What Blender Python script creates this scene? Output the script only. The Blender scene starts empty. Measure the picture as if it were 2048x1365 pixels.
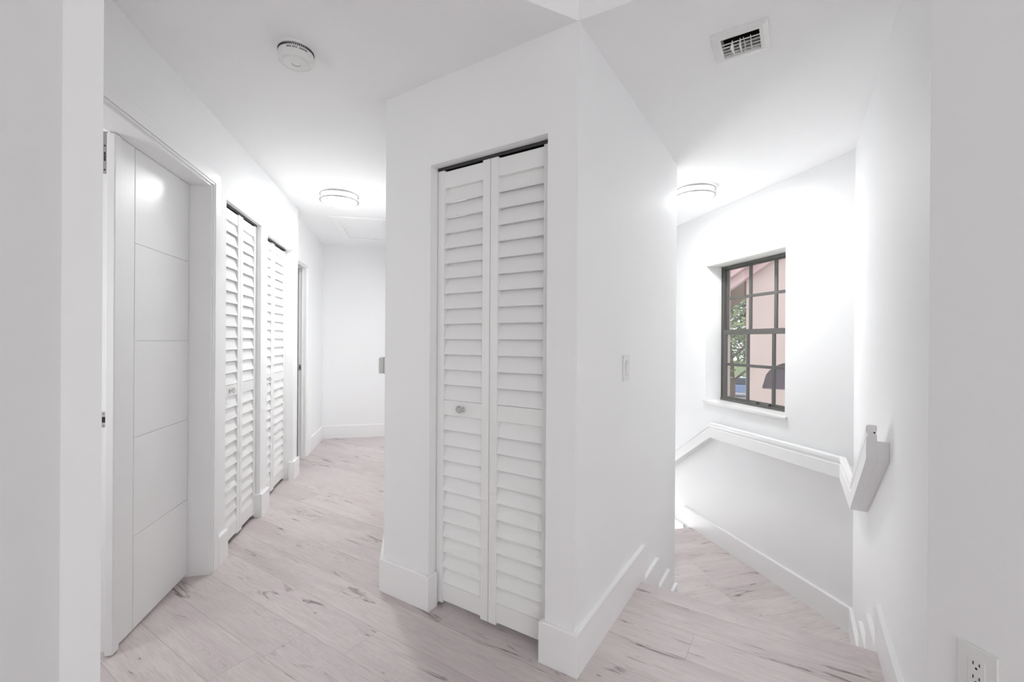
import bpy, bmesh, math, random
from mathutils import Vector, Matrix
random.seed(7)
SC = bpy.context.scene
COL = SC.collection
S2 = math.sqrt(0.5)
H = 2.44
V = Vector

# ------------------------------------------------------------------ plan
XL, YE, XL2, YF = -1.0502, 4.4387, -1.1211, 5.976
P = V((0.5916, 1.5737, 0)); B = V((S2, S2, 0)); C = V((-S2, S2, 0)); NB = V((S2, -S2, 0)); Z = V((0, 0, 1))
LW, LR = 1.037, 1.6161
Q = P + C * LW
R = P + B * LR
XW = 2.653
S = V((XW, 2.2361, 0))
T = S - B * 1.8565
L = V((-0.729, 1.252, 0)); K = V((-0.800, 1.2345, 0))
NOSE = 0.778                    # first nosing, measured along B from P
RISE, TREAD = 0.185, 0.281

# ------------------------------------------------------------------ materials
def nt(name):
    m = bpy.data.materials.new(name); m.use_nodes = True
    n = m.node_tree; b = n.nodes['Principled BSDF']
    return m, n, b

def paint(name, col, rough=0.55, bump=0.0, scale=180, var=0.0, coat=0.0):
    m, n, b = nt(name)
    b.inputs['Base Color'].default_value = (*col, 1)
    b.inputs['Roughness'].default_value = rough
    if coat: b.inputs['Coat Weight'].default_value = coat; b.inputs['Coat Roughness'].default_value = 0.2
    geo = n.nodes.new('ShaderNodeNewGeometry')
    if var:
        no = n.nodes.new('ShaderNodeTexNoise'); no.inputs['Scale'].default_value = 3.0; no.inputs['Detail'].default_value = 5
        n.links.new(geo.outputs['Position'], no.inputs['Vector'])
        mx = n.nodes.new('ShaderNodeMix'); mx.data_type = 'RGBA'
        mx.inputs[6].default_value = (*[c * (1 - var) for c in col], 1); mx.inputs[7].default_value = (*[min(1, c * (1 + var)) for c in col], 1)
        n.links.new(no.outputs['Fac'], mx.inputs[0]); n.links.new(mx.outputs[2], b.inputs['Base Color'])
    if bump:
        no2 = n.nodes.new('ShaderNodeTexNoise'); no2.inputs['Scale'].default_value = scale; no2.inputs['Detail'].default_value = 3
        n.links.new(geo.outputs['Position'], no2.inputs['Vector'])
        bp = n.nodes.new('ShaderNodeBump'); bp.inputs['Strength'].default_value = bump; bp.inputs['Distance'].default_value = 0.001
        n.links.new(no2.outputs['Fac'], bp.inputs['Height']); n.links.new(bp.outputs['Normal'], b.inputs['Normal'])
    return m

WHITE = (0.90, 0.903, 0.905)
M_wall = paint('wall_paint', WHITE, 0.62, 0.12, 140, 0.008)
M_ceil = paint('ceiling_paint', (0.90, 0.902, 0.905), 0.8, 0.15, 90, 0.006)
M_trim = paint('trim_paint', (0.90, 0.90, 0.90), 0.32, 0.04, 60)
M_door = paint('gloss_door_paint', (0.88, 0.88, 0.88), 0.34, 0.02, 25, coat=0.35)
M_louver = paint('louver_paint', (0.87, 0.868, 0.862), 0.38, 0.06, 70)
M_plastic = paint('white_plastic', (0.80, 0.80, 0.79), 0.35)
M_oldplastic = paint('aged_plastic', (0.62, 0.615, 0.60), 0.4)
M_dark = paint('dark_recess', (0.02, 0.02, 0.02), 0.7)
M_duct = paint('duct_grey', (0.035, 0.035, 0.035), 0.6)
M_label = paint('label_ink', (0.06, 0.06, 0.06), 0.6)
M_frame = paint('bronze_frame', (0.115, 0.112, 0.105), 0.42, 0.1, 60, 0.05)
M_stone = paint('sill_stone', (0.80, 0.80, 0.79), 0.3, 0.2, 120, 0.06)
M_stucco = paint('pink_stucco', (0.64, 0.535, 0.505), 0.9, 0.8, 30, 0.06)
M_stucco_trim = paint('pink_fascia', (0.68, 0.50, 0.52), 0.7, 0.2, 30, 0.05)
M_rooftile = paint('roof_tile', (0.30, 0.16, 0.13), 0.8, 0.6, 20, 0.2)
M_arch = paint('niche_glass', (0.10, 0.075, 0.11), 0.15, 0, 1, 0.3)
M_grass = paint('lawn', (0.16, 0.22, 0.09), 0.95, 0.8, 20, 0.3)
M_asphalt = paint('asphalt', (0.33, 0.32, 0.34), 0.9, 0.4, 60, 0.1)
M_bark = paint('bark', (0.16, 0.11, 0.08), 0.95, 0.8, 30, 0.25)
M_car = paint('car_paint', (0.16, 0.24, 0.42), 0.25, coat=0.6)
M_carglass = paint('car_glass', (0.05, 0.06, 0.08), 0.08)
M_rubber = paint('rubber', (0.02, 0.02, 0.02), 0.7)
M_concrete = paint('concrete', (0.5, 0.49, 0.47), 0.9, 0.4, 40, 0.1)

def metal(name, col, rough):
    m, n, b = nt(name)
    b.inputs['Base Color'].default_value = (*col, 1); b.inputs['Metallic'].default_value = 1; b.inputs['Roughness'].default_value = rough
    no = n.nodes.new('ShaderNodeTexNoise'); no.inputs['Scale'].default_value = 300
    geo = n.nodes.new('ShaderNodeNewGeometry'); n.links.new(geo.outputs['Position'], no.inputs['Vector'])
    mr = n.nodes.new('ShaderNodeMapRange'); mr.inputs[3].default_value = rough * 0.8; mr.inputs[4].default_value = min(1, rough * 1.3)
    n.links.new(no.outputs['Fac'], mr.inputs[0]); n.links.new(mr.outputs[0], b.inputs['Roughness'])
    return m
M_nickel = metal('brushed_nickel', (0.44, 0.44, 0.43), 0.40)
M_steel = metal('aged_steel', (0.42, 0.39, 0.38), 0.45)
M_chrome = metal('chrome', (0.72, 0.72, 0.72), 0.15)
M_track = metal('dark_track', (0.10, 0.10, 0.10), 0.4)

def crystal():
    m, n, b = nt('crystal_glass')
    b.inputs['Base Color'].default_value = (0.93, 0.93, 0.93, 1); b.inputs['Roughness'].default_value = 0.03
    b.inputs['Transmission Weight'].default_value = 0.75; b.inputs['IOR'].default_value = 1.5
    return m
M_crystal = crystal()

def pane():
    m = bpy.data.materials.new('window_glass'); m.use_nodes = True; n = m.node_tree
    for x in list(n.nodes): n.nodes.remove(x)
    o = n.nodes.new('ShaderNodeOutputMaterial'); t = n.nodes.new('ShaderNodeBsdfTransparent'); g = n.nodes.new('ShaderNodeBsdfGlossy')
    t.inputs[0].default_value = (0.95, 0.95, 0.96, 1); g.inputs['Roughness'].default_value = 0.03
    mx = n.nodes.new('ShaderNodeMixShader'); mx.inputs[0].default_value = 0.10
    n.links.new(t.outputs[0], mx.inputs[1]); n.links.new(g.outputs[0], mx.inputs[2]); n.links.new(mx.outputs[0], o.inputs[0])
    return m
M_glass = pane()

LAMP = 72.0
def lamp(name, strength):
    m = bpy.data.materials.new(name); m.use_nodes = True; n = m.node_tree
    b = n.nodes['Principled BSDF']
    b.inputs['Base Color'].default_value = (0.9, 0.9, 0.9, 1)
    b.inputs['Emission Color'].default_value = (0.985, 0.995, 1.0, 1); b.inputs['Emission Strength'].default_value = strength
    return m
M_lamp = lamp('lit_diffuser', LAMP)
M_lampside = lamp('lit_diffuser_side', LAMP * 0.03)

def leaf_mat():
    m, n, b = nt('leaf')
    oi = n.nodes.new('ShaderNodeNewGeometry')
    no = n.nodes.new('ShaderNodeTexNoise'); no.inputs['Scale'].default_value = 1.7
    n.links.new(oi.outputs['Position'], no.inputs['Vector'])
    cr = n.nodes.new('ShaderNodeValToRGB')
    cr.color_ramp.elements[0].position = 0.3; cr.color_ramp.elements[0].color = (0.09, 0.13, 0.06, 1)
    cr.color_ramp.elements[1].position = 0.75; cr.color_ramp.elements[1].color = (0.30, 0.40, 0.16, 1)
    n.links.new(no.outputs['Fac'], cr.inputs[0]); n.links.new(cr.outputs[0], b.inputs['Base Color'])
    b.inputs['Roughness'].default_value = 0.6
    return m
M_leaf = leaf_mat()

def planks(name, dirU, dirV, phase, width=0.178, length=1.22, shift=0.0):
    """wood planks laid along dirU, rows counted along dirV, in world coordinates"""
    m, n, b = nt(name); N = n.nodes.new; lk = n.links.new
    geo = N('ShaderNodeNewGeometry')
    def mth(op, a, bb=None, c=None):
        x = N('ShaderNodeMath'); x.operation = op
        for i, v in enumerate((a, bb, c)):
            if v is None: continue
            if isinstance(v, (int, float)): x.inputs[i].default_value = v
            else: lk(v, x.inputs[i])
        return x.outputs[0]
    def dot(vec):
        x = N('ShaderNodeVectorMath'); x.operation = 'DOT_PRODUCT'; lk(geo.outputs['Position'], x.inputs[0]); x.inputs[1].default_value = tuple(vec); return x.outputs['Value']
    pu, pv = dot(dirU), dot(dirV)
    v = mth('DIVIDE', mth('SUBTRACT', pv, phase), width)
    row = mth('FLOOR', v); fv = mth('SUBTRACT', v, row)
    wn = N('ShaderNodeTexWhiteNoise'); wn.noise_dimensions = '1D'; lk(mth('ADD', row, 3.37 + shift), wn.inputs['W'])
    u = mth('ADD', mth('DIVIDE', pu, length), wn.outputs['Value'])
    colm = mth('FLOOR', u); fu = mth('SUBTRACT', u, colm)
    cb = N('ShaderNodeCombineXYZ'); lk(row, cb.inputs[0]); lk(colm, cb.inputs[1]); cb.inputs[2].default_value = shift
    wn2 = N('ShaderNodeTexWhiteNoise'); wn2.noise_dimensions = '3D'; lk(cb.outputs[0], wn2.inputs['Vector'])
    pid = wn2.outputs['Value']
    def coords(su, sv, k):
        c = N('ShaderNodeCombineXYZ'); lk(mth('MULTIPLY', pu, su), c.inputs[0]); lk(mth('MULTIPLY', pv, sv), c.inputs[1]); lk(mth('MULTIPLY', pid, k), c.inputs[2]); return c.outputs[0]
    def noise(vec, sc, det, rough=0.5, dist=0.0):
        x = N('ShaderNodeTexNoise'); x.inputs['Scale'].default_value = sc; x.inputs['Detail'].default_value = det; x.inputs['Roughness'].default_value = rough; x.inputs['Distortion'].default_value = dist; lk(vec, x.inputs['Vector']); return x.outputs['Fac']
    def ramp(f, p0, p1, a=0.0, bb=1.0):
        x = N('ShaderNodeMapRange'); x.inputs[1].default_value = p0; x.inputs[2].default_value = p1; x.inputs[3].default_value = a; x.inputs[4].default_value = bb; x.interpolation_type = 'SMOOTHSTEP'; lk(f, x.inputs[0]); return x.outputs[0]
    def mix(f, a, bb, mode='MIX'):
        x = N('ShaderNodeMix'); x.data_type = 'RGBA'; x.blend_type = mode
        if isinstance(f, (int, float)): x.inputs[0].default_value = f
        else: lk(f, x.inputs[0])
        for i, c in ((6, a), (7, bb)):
            if isinstance(c, tuple): x.inputs[i].default_value = (*c, 1)
            else: lk(c, x.inputs[i])
        return x.outputs[2]
    cloud = noise(coords(1.1, 4.5, 40), 1.6, 4, 0.55, 0.3)
    fibre = noise(coords(10, 230, 31), 1.0, 4, 0.6)
    fibre2 = noise(coords(3.0, 30, 57), 1.0, 6, 0.66, 0.8)
    light = (0.70, 0.612, 0.612); mid = (0.57, 0.495, 0.495); pale = (0.70, 0.655, 0.632)
    base = mix(ramp(pid, 0.0, 1.0), mid, light)
    base = mix(mth('MULTIPLY', ramp(cloud, 0.38, 0.66), 0.75), base, pale if True else light)
    base = mix(mth('MULTIPLY', ramp(pid, 0.6, 1.0), 0.35), base, (0.37, 0.325, 0.322))
    base = mix(mth('MULTIPLY', ramp(fibre, 0.42, 0.62), 0.26), base, (0.36, 0.31, 0.312))
    base = mix(mth('MULTIPLY', ramp(fibre2, 0.52, 0.68), 0.17), base, (0.36, 0.31, 0.308))
    # cathedral rings: distorted long ellipses, faint
    ring = N('ShaderNodeTexWave'); ring.wave_type = 'RINGS'; ring.rings_direction = 'Z'
    c3 = N('ShaderNodeCombineXYZ'); lk(mth('MULTIPLY', mth('SUBTRACT', fu, 0.45), 0.62), c3.inputs[0]); lk(mth('SUBTRACT', fv, mth('MULTIPLY', pid, 0.9)), c3.inputs[1]); lk(mth('MULTIPLY', pid, 9), c3.inputs[2])
    ring.inputs['Scale'].default_value = 14; ring.inputs['Distortion'].default_value = 1.6; ring.inputs['Detail'].default_value = 3; ring.inputs['Detail Scale'].default_value = 2.0
    lk(c3.outputs[0], ring.inputs['Vector'])
    base = mix(mth('MULTIPLY', ramp(ring.outputs['Fac'], 0.55, 0.95), 0.20), base, (0.74, 0.68, 0.67))
    # dark cracks and knots drawn out along the grain
    crack = noise(coords(3.0, 20, 91), 1.0, 6, 0.68, 0.9)
    gate = noise(coords(2.6, 9.0, 77), 1.0, 2, 0.5, 0.2)
    ck = mth('MULTIPLY', ramp(crack, 0.555, 0.65), ramp(gate, 0.48, 0.61))
    base = mix(mth('MULTIPLY', ck, 0.8), base, (0.15, 0.12, 0.12))
    hair = noise(coords(2.4, 60, 19), 1.0, 3, 0.5, 1.2)
    base = mix(mth('MULTIPLY', mth('MULTIPLY', ramp(hair, 0.66, 0.71), ramp(gate, 0.44, 0.58)), 0.5), base, (0.18, 0.15, 0.15))
    vo = N('ShaderNodeTexVoronoi'); vo.inputs['Scale'].default_value = 1.0; lk(coords(5.0, 11, 13), vo.inputs['Vector'])
    base = mix(mth('MULTIPLY', ramp(vo.outputs['Distance'], 0.075, 0.02), 0.6), base, (0.15, 0.12, 0.12))
    # seams
    ev = mth('MULTIPLY', mth('MINIMUM', fv, mth('SUBTRACT', 1.0, fv)), width)
    eu = mth('MULTIPLY', mth('MINIMUM', fu, mth('SUBTRACT', 1.0, fu)), length)
    seam = ramp(mth('MINIMUM', ev, eu), 0.0016, 0.0003)
    base = mix(mth('MULTIPLY', seam, 0.5), base, (0.22, 0.18, 0.18))
    lk(base, b.inputs['Base Color'])
    b.inputs['Roughness'].default_value = 0.48
    bp = N('ShaderNodeBump'); bp.inputs['Strength'].default_value = 0.25; bp.inputs['Distance'].default_value = 0.001
    hgt = mth('SUBTRACT', mth('MULTIPLY', fibre, 0.5), mth('MULTIPLY', seam, 1.5))
    lk(hgt, bp.inputs['Height']); lk(bp.outputs['Normal'], b.inputs['Normal'])
    return m
M_floor = planks('grey_oak_planks', C, B, 1.66)
M_landing = planks('grey_oak_planks_landing', V((1, 0, 0)), V((0, 1, 0)), 2.5, shift=5.0)

# ------------------------------------------------------------------ mesh helpers
class MB:
    def __init__(self): self.bm = bmesh.new()
    def poly_prism(self, pts, z0, z1):
        lo = [self.bm.verts.new((p[0], p[1], z0)) for p in pts]; hi = [self.bm.verts.new((p[0], p[1], z1)) for p in pts]
        return self._loft(lo, hi)
    def _loft(self, lo, hi):
        n = len(lo)
        self.bm.faces.new(lo[::-1]); self.bm.faces.new(hi)
        for i in range(n): self.bm.faces.new((lo[i], lo[(i + 1) % n], hi[(i + 1) % n], hi[i]))
        return self
    def box(self, a, b):
        (x0, y0, z0), (x1, y1, z1) = a, b
        return self.poly_prism([(x0, y0), (x1, y0), (x1, y1), (x0, y1)], z0, z1)
    def frame_box(self, o, u, v, w, a, b):
        """box in a local frame: origin o, axes u v w, corner coordinates a..b"""
        q = []
        for k in (a[2], b[2]):
            q.append([self.bm.verts.new(o + u * i + v * j + w * k) for i, j in ((a[0], a[1]), (b[0], a[1]), (b[0], b[1]), (a[0], b[1]))])
        return self._loft(q[0], q[1])
    def prism(self, pts3, ext):
        ext = V(ext)
        lo = [self.bm.verts.new(V(p)) for p in pts3]; hi = [self.bm.verts.new(V(p) + ext) for p in pts3]
        return self._loft(lo, hi)
    def sweep(self, rings):
        vs = [[self.bm.verts.new(V(p)) for p in r] for r in rings]
        n = len(vs[0])
        self.bm.faces.new(vs[0][::-1]); self.bm.faces.new(vs[-1])
        for a, b in zip(vs, vs[1:]):
            for i in range(n): self.bm.faces.new((a[i], a[(i + 1) % n], b[(i + 1) % n], b[i]))
        return self
    def lathe(self, o, prof, axis=V((0, 0, 1)), seg=48):
        """profile of (r, h) pairs turned about axis through o"""
        o = V(o); a = V(axis).normalized(); e1 = a.orthogonal().normalized(); e2 = a.cross(e1)
        rings = []
        for r, h in prof:
            if r < 1e-6: rings.append([self.bm.verts.new(o + a * h)])
            else: rings.append([self.bm.verts.new(o + a * h + (e1 * math.cos(t) + e2 * math.sin(t)) * r) for t in [2 * math.pi * i / seg for i in range(seg)]])
        for A, D in zip(rings, rings[1:]):
            for i in range(seg):
                j = (i + 1) % seg
                if len(A) == 1 and len(D) == 1: continue
                if len(A) == 1: self.bm.faces.new((A[0], D[j], D[i]))
                elif len(D) == 1: self.bm.faces.new((A[i], A[j], D[0]))
                else: self.bm.faces.new((A[i], A[j], D[j], D[i]))
        return self
    def torus(self, o, Rr, r, axis=V((0, 0, 1)), seg=64, ms=10):
        prof = [(Rr + r * math.cos(t), r * math.sin(t)) for t in [2 * math.pi * i / ms for i in range(ms + 1)]]
        return self.lathe(o, prof, axis, seg)
    def tube(self, pts, r, seg=8):
        rings = []
        pts = [V(p) for p in pts]
        for i, p in enumerate(pts):
            d = (pts[min(i + 1, len(pts) - 1)] - pts[max(i - 1, 0)]).normalized()
            e1 = d.orthogonal().normalized() if abs(d.z) > 0.9 else d.cross(Z).normalized(); e2 = d.cross(e1)
            rr = r[i] if isinstance(r, (list, tuple)) else r
            rings.append([p + (e1 * math.cos(t) + e2 * math.sin(t)) * rr for t in [2 * math.pi * k / seg for k in range(seg)]])
        return self.sweep(rings)

ORG = {}
def setp(o, label=None, cat=None, group=None, kind=None):
    if label: o['label'] = label
    if cat: o['category'] = cat
    if group: o['group'] = group
    if kind: o['kind'] = kind
    return o

def obj(name, mb, mat, parent=None, bevel=0.0, smooth=False, **kw):
    bm = mb.bm
    bmesh.ops.remove_doubles(bm, verts=bm.verts, dist=1e-6)
    bmesh.ops.recalc_face_normals(bm, faces=bm.faces)
    if parent is not None: org = ORG[parent.name]
    else:
        xs = [v.co for v in bm.verts]
        org = V(((min(p.x for p in xs) + max(p.x for p in xs)) / 2, (min(p.y for p in xs) + max(p.y for p in xs)) / 2, min(p.z for p in xs)))
    bmesh.ops.translate(bm, verts=bm.verts, vec=-org)
    me = bpy.data.meshes.new(name); bm.to_mesh(me); bm.free()
    me.materials.append(mat)
    if smooth:
        for p in me.polygons: p.use_smooth = True
        me.set_sharp_from_angle(angle=math.radians(35))
    o = bpy.data.objects.new(name, me); COL.objects.link(o)
    ORG[o.name] = org
    if parent is None: o.location = org
    else: o.parent = parent
    if bevel:
        bv = o.modifiers.new('bevel', 'BEVEL'); bv.width = bevel; bv.segments = 2; bv.limit_method = 'ANGLE'; bv.angle_limit = math.radians(40)
    return setp(o, **kw)

def empty(name, loc, **kw):
    o = bpy.data.objects.new(name, None); COL.objects.link(o); o.location = loc; o.empty_display_size = 0.1
    ORG[o.name] = V(loc)
    return setp(o, **kw)

def copy_tree(o, parent=None, loc=None, rotz=None):
    c = o.copy(); COL.objects.link(c)
    if parent is not None: c.parent = parent
    if loc is not None: c.location = loc
    if rotz is not None: c.rotation_euler = (0, 0, rotz)
    for ch in list(o.children): copy_tree(ch, c)
    return c

def struct(name, mb, mat, label, cat, bevel=0.0, parent=None):
    if parent: return obj(name, mb, mat, parent, bevel)
    return obj(name, mb, mat, None, bevel, label=label, cat=cat, kind='structure')

def pb(t, b, z=0.0):            # plan point: t along C, b along B, from P
    return P + C * t + B * b + Z * z

# ------------------------------------------------------------------ floor, stairs
NR = S + B * (NOSE + P.dot(B) - S.dot(B))     # right end of the first nosing on the right wall
NL = P + B * NOSE
TE = 0.03
m = MB()
fl = [(-3.4, -2.45), (1.55, -2.45), (1.55, 0.70), (NR.x + TE, NR.y - TE), (NL.x - TE, NL.y + TE), (0.3, 2.97), (0.3, 6.15), (-3.4, 6.15)]
m.poly_prism(fl, -0.03, 0.0)
struct('floor', m, M_floor, 'grey pink oak plank floor of the hall and upper stair top', 'floor', bevel=0.004)

tS = lambda t: P + B * t
def across(t): return tS(t), tS(t) + NB * 0.989   # left and right wall points of a stair line
stair = empty('staircase', tuple(across(NOSE)[0] + NB * 0.5 + Z * -0.555), label='upper flight of grey plank steps going down to the landing below the window', cat='staircase')
def strip(mb, t0, t1, z0, z1, over=-0.001):
    a, b_ = across(t0); c, d = across(t1)
    mb.poly_prism([(p.x, p.y) for p in (a - NB * over, b_ + NB * over, d + NB * over, c - NB * over)], z0, z1)
for i in range(1, 3):
    t = MB(); strip(t, NOSE + TREAD * (i - 1) - 0.02, NOSE + TREAD * i, -RISE * i - 0.03, -RISE * i)
    obj('tread', t, M_floor, stair, bevel=0.006)
for i in range(3):
    t = MB(); strip(t, NOSE + TREAD * i - 0.045, NOSE + TREAD * i - 0.025, -RISE * (i + 1), -RISE * i - 0.03)
    obj('riser', t, M_trim, stair)
ZL = -3 * RISE
tl = NOSE + TREAD * 2 - 0.025
a, b_ = across(tl)
YN = 3.849                                      # nosing of the second flight
t = MB(); t.poly_prism([(p[0], p[1]) for p in (a, b_, S, (XW, YN), (R.x, YN), (R.x, R.y))], ZL - 0.03, ZL)
struct('floor_landing', t, M_landing, 'grey plank landing floor below the window', 'floor', bevel=0.005)
stair2 = empty('staircase', ((R.x + XW) / 2, YN, -2.3), label='lower flight of grey plank steps going down behind the stair wall', cat='staircase')
for i in range(1, 6):
    t = MB(); t.box((R.x + .001, YN + TREAD * (i - 1) - 0.02, ZL - RISE * i - 0.03), (XW - .001, YN + TREAD * i, ZL - RISE * i)); obj('tread', t, M_landing, stair2, bevel=0.006)
for i in range(5):
    t = MB(); t.box((R.x + .001, YN + TREAD * i - 0.045, ZL - RISE * (i + 1)), (XW - .001, YN + TREAD * i - 0.025, ZL - RISE * i - 0.03)); obj('riser', t, M_trim, stair2)

# ------------------------------------------------------------------ ceiling
def flat_with_holes(outer, holes, z, thick):
    bm = bmesh.new(); edges = []
    for loop in [outer] + holes:
        vs = [bm.verts.new((x, y, z)) for x, y in loop]
        for i in range(len(vs)): edges.append(bm.edges.new((vs[i], vs[(i + 1) % len(vs)])))
    bmesh.ops.triangle_fill(bm, use_beauty=True, use_dissolve=False, edges=edges)
    r = bmesh.ops.extrude_face_region(bm, geom=bm.faces[:])
    bmesh.ops.translate(bm, verts=[v for v in r['geom'] if isinstance(v, bmesh.types.BMVert)], vec=(0, 0, thick))
    o = MB(); o.bm.free(); o.bm = bm; return o
VC = V((1.262, 1.5395, 0)); VH = 0.067           # supply grille: centre and half size of its opening
vent_hole = [tuple((VC + C * a * VH + B * b * VH)[:2]) for a, b in ((-1, -1), (1, -1), (1, 1), (-1, 1))]
outer = [(-3.4, 1.10), (-1.3, 1.10), (K.x, K.y), (L.x, L.y), (P.x, P.y), (T.x, T.y), (1.6, 0.9), (2.95, 1.9), (2.95, 6.6), (-3.4, 6.6)]
m = flat_with_holes(outer, [vent_hole], H, 0.04)
struct('ceiling', m, M_ceil, 'flat white ceiling over the hall and the stairs', 'ceiling')
m = MB(); m.box((-0.95, -2.5, 2.95), (1.5, 1.75, 3.0))
struct('ceiling_room', m, M_ceil, 'higher white ceiling of the room in front of the hall', 'ceiling')

# ------------------------------------------------------------------ walls
def hdr(a, b, nrm, name, label):
    m = MB(); o = V((a.x, a.y, 0))
    e = nrm * 0.0
    m.poly_prism([tuple((a + e)[:2]), tuple((b + e)[:2]), tuple((b + nrm * .1)[:2]), tuple((a + nrm * .1)[:2])], H + .0402, 2.96)
    struct(name, m, M_wall, label, 'wall')
dl = (P - L).normalized(); dr = (T - P).normalized()
hdr(K - dl * .3, P, V((-dl.y, dl.x, 0)), 'wall_above_hall', 'white wall strip above the hall opening')
hdr(P, T, V((-dr.y, dr.x, 0)), 'wall_above_stairs', 'white wall strip above the stair opening')
m = MB(); m.poly_prism([(K.x, K.y), (L.x, L.y), (-0.845, 1.40), (-1.06, 1.43), (-1.3, 1.43), (-1.3, 1.10)], 0, H)
struct('wall_stub', m, M_wall, 'narrow white wall end at the left of the hall opening', 'wall')
m = MB(); m.box((-0.92, -2.45, 0), (K.x, K.y, 2.96))
struct('wall_room_left', m, M_wall, 'white wall close by at the far left', 'wall')
m = MB(); m.poly_prism([(T.x, -2.45), (T.x + .12, -2.45), (T.x + .12, T.y - 0.03), (T.x, T.y)], 0, 2.96)
struct('wall_room_right', m, M_wall, 'white wall close by at the far right with the outlet', 'wall')

# left hall wall with the double door and two closet openings
D1 = (1.46, 2.646, 2.060); C1 = (2.836, 3.432, 2.041); C2 = (3.568, 4.290, 2.036)
m = MB(); x0 = XL - 0.115
m.box((x0, 1.40, 0), (XL, D1[0], H)); m.box((x0, D1[0], D1[2]), (XL, D1[1], H)); m.box((x0, D1[1], 0), (XL, C1[0], H))
m.box((x0, C1[0], C1[2]), (XL, C1[1], H)); m.box((x0, C1[1], 0), (XL, C2[0], H)); m.box((x0, C2[0], C2[2]), (XL, C2[1], H)); m.box((x0, C2[1], 0), (XL, YE, H))
m.box((-1.75, YE - .10, 0), (x0, YE, H))
struct('wall_left', m, M_wall, 'white hall wall with the double door and two louver closets', 'wall')
m = MB(); m.box((-1.80, 2.70, 0), (-1.70, YE, H)); m.box((-1.75, 2.72, 0), (x0, 2.80, H)); m.box((-1.75, 3.47, 0), (x0, 3.53, H))
struct('wall_closets', m, M_wall, 'white back and sides inside the hall closets', 'wall')
O2 = (4.475, 5.088, 2.005)
m = MB(); x2 = XL2 - 0.071
m.box((x2, YE, 0), (XL2, O2[0], H)); m.box((x2, O2[0], O2[2]), (XL2, O2[1], H)); m.box((x2, O2[1], 0), (XL2, YF, H))
struct('wall_hall_end_left', m, M_wall, 'white recessed wall with the doorway past the closets', 'wall')
m = MB(); m.box((-3.4, YF, 0), (0.3, YF + .12, H))
struct('wall_far', m, M_wall, 'white wall at the far end of the hall', 'wall')
m = MB(); m.poly_prism([(Q.x, Q.y), (Q.x, 4.80), (Q.x + .11, 4.80), (Q.x + .11, Q.y + .06)], 0, H)
m.box((Q.x, 4.80, 2.05), (Q.x + .11, 5.75, H)); m.box((Q.x, 5.75, 0), (Q.x + .11, YF, H))  # unseen opening, added to let the hall end fill light through
struct('wall_hall_right', m, M_wall, 'white hall wall behind the closet corner', 'wall')
m = MB(); m.box((-3.4, 1.1, 0), (-3.3, 6.1, H)); m.box((-3.3, 1.1, 0), (-1.3, 1.2, H)); m.box((-3.3, YE - .3, 0), (-1.8, YE - .2, H))
struct('wall_bedroom', m, M_wall, 'white walls of the rooms beyond the hall doors', 'wall')

# closet block on the diagonal
OL, OR_, OT = 0.737, 0.1263, 2.052
TH = 0.11
m = MB()
def cb(t0, t1, z0, z1, b0=0.0, b1=TH): m.poly_prism([tuple(pb(t, b)[:2]) for t, b in ((t0, b0), (t1, b0), (t1, b1), (t0, b1))], z0, z1)
m.poly_prism([tuple(p[:2]) for p in (pb(OL, 0), pb(LW, 0), V((Q.x, Q.y + .02, 0)), V((Q.x + .04, Q.y + .11, 0)), pb(OL, TH))], 0, H)
cb(OR_, OL, OT, H); m.poly_prism([tuple(pb(t, b)[:2]) for t, b in ((0, 0), (OR_, 0), (OR_, TH), (.10, .10))], 0, H)
struct('wall_closet', m, M_wall, 'white angled wall around the central louver closet', 'wall')
m = MB(); m.poly_prism([tuple(p[:2]) for p in (P, R, R + C * .10, pb(.10, 0.10))], -2.9, H)
struct('wall_stairs_left', m, M_wall, 'white stair wall with the light switch', 'wall')
m = MB(); m.box((R.x - .11, R.y, -2.9), (R.x, 6.6, H))
struct('wall_stairs_inner', m, M_wall, 'white wall beside the lower stair flight', 'wall')
m = MB(); m.poly_prism([tuple(pb(t, b)[:2]) for t, b in ((0.05, .62), (1.02, .62), (1.02, .66), (.05, .66))], 0, H)
struct('wall_closet_back', m, M_wall, 'white back wall inside the central closet', 'wall')
m = MB(); m.poly_prism([tuple(p[:2]) for p in (T, T + V((.12, -.02, 0)), S + V((.2, -.1, 0)), S + V((0.0, 0, 0)))], -2.9, H)
struct('wall_stairs_right', m, M_wall, 'white stair wall carrying the handrail end', 'wall')
WO = (2.761, 3.672, 0.703, 1.946); XO = 2.872
m = MB()
m.box((XW, 2.05, -2.9), (XO, WO[0], H)); m.box((XW, WO[1], -2.9), (XO, 6.6, H)); m.box((XW, WO[0], -2.9), (XO, WO[1], WO[2] - .022)); m.box((XW, WO[0], WO[3]), (XO, WO[1], H))
struct('wall_window', m, M_wall, 'white stairwell wall with the window', 'wall')
m = MB()
xa, xb = XO, XO + 0.03; r = 0.016
m.box((xa, 1.8, -2.9), (xb, WO[0] + r, 2.7)); m.box((xa, WO[1] - r, -2.9), (xb, 6.7, 2.7)); m.box((xa, WO[0] + r, -2.9), (xb, WO[1] - r, WO[2] + .01)); m.box((xa, WO[0] + r, WO[3] - .01), (xb, WO[1] - r, 2.7))
struct('wall_exterior', m, M_stucco, 'pink stucco outer face around the window', 'wall')
m = MB(); m.box((R.x - .1, 6.5, -2.9), (XW + .1, 6.6, H))
struct('wall_stairs_end', m, M_wall, 'white wall at the foot of the stairs', 'wall')
m = MB(); m.box((R.x - .2, 1.2, -2.95), (XW + .2, 6.6, -2.9))
struct('floor_lower', m, M_landing, 'grey oak plank floor at the foot of the stairs', 'floor')
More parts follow.
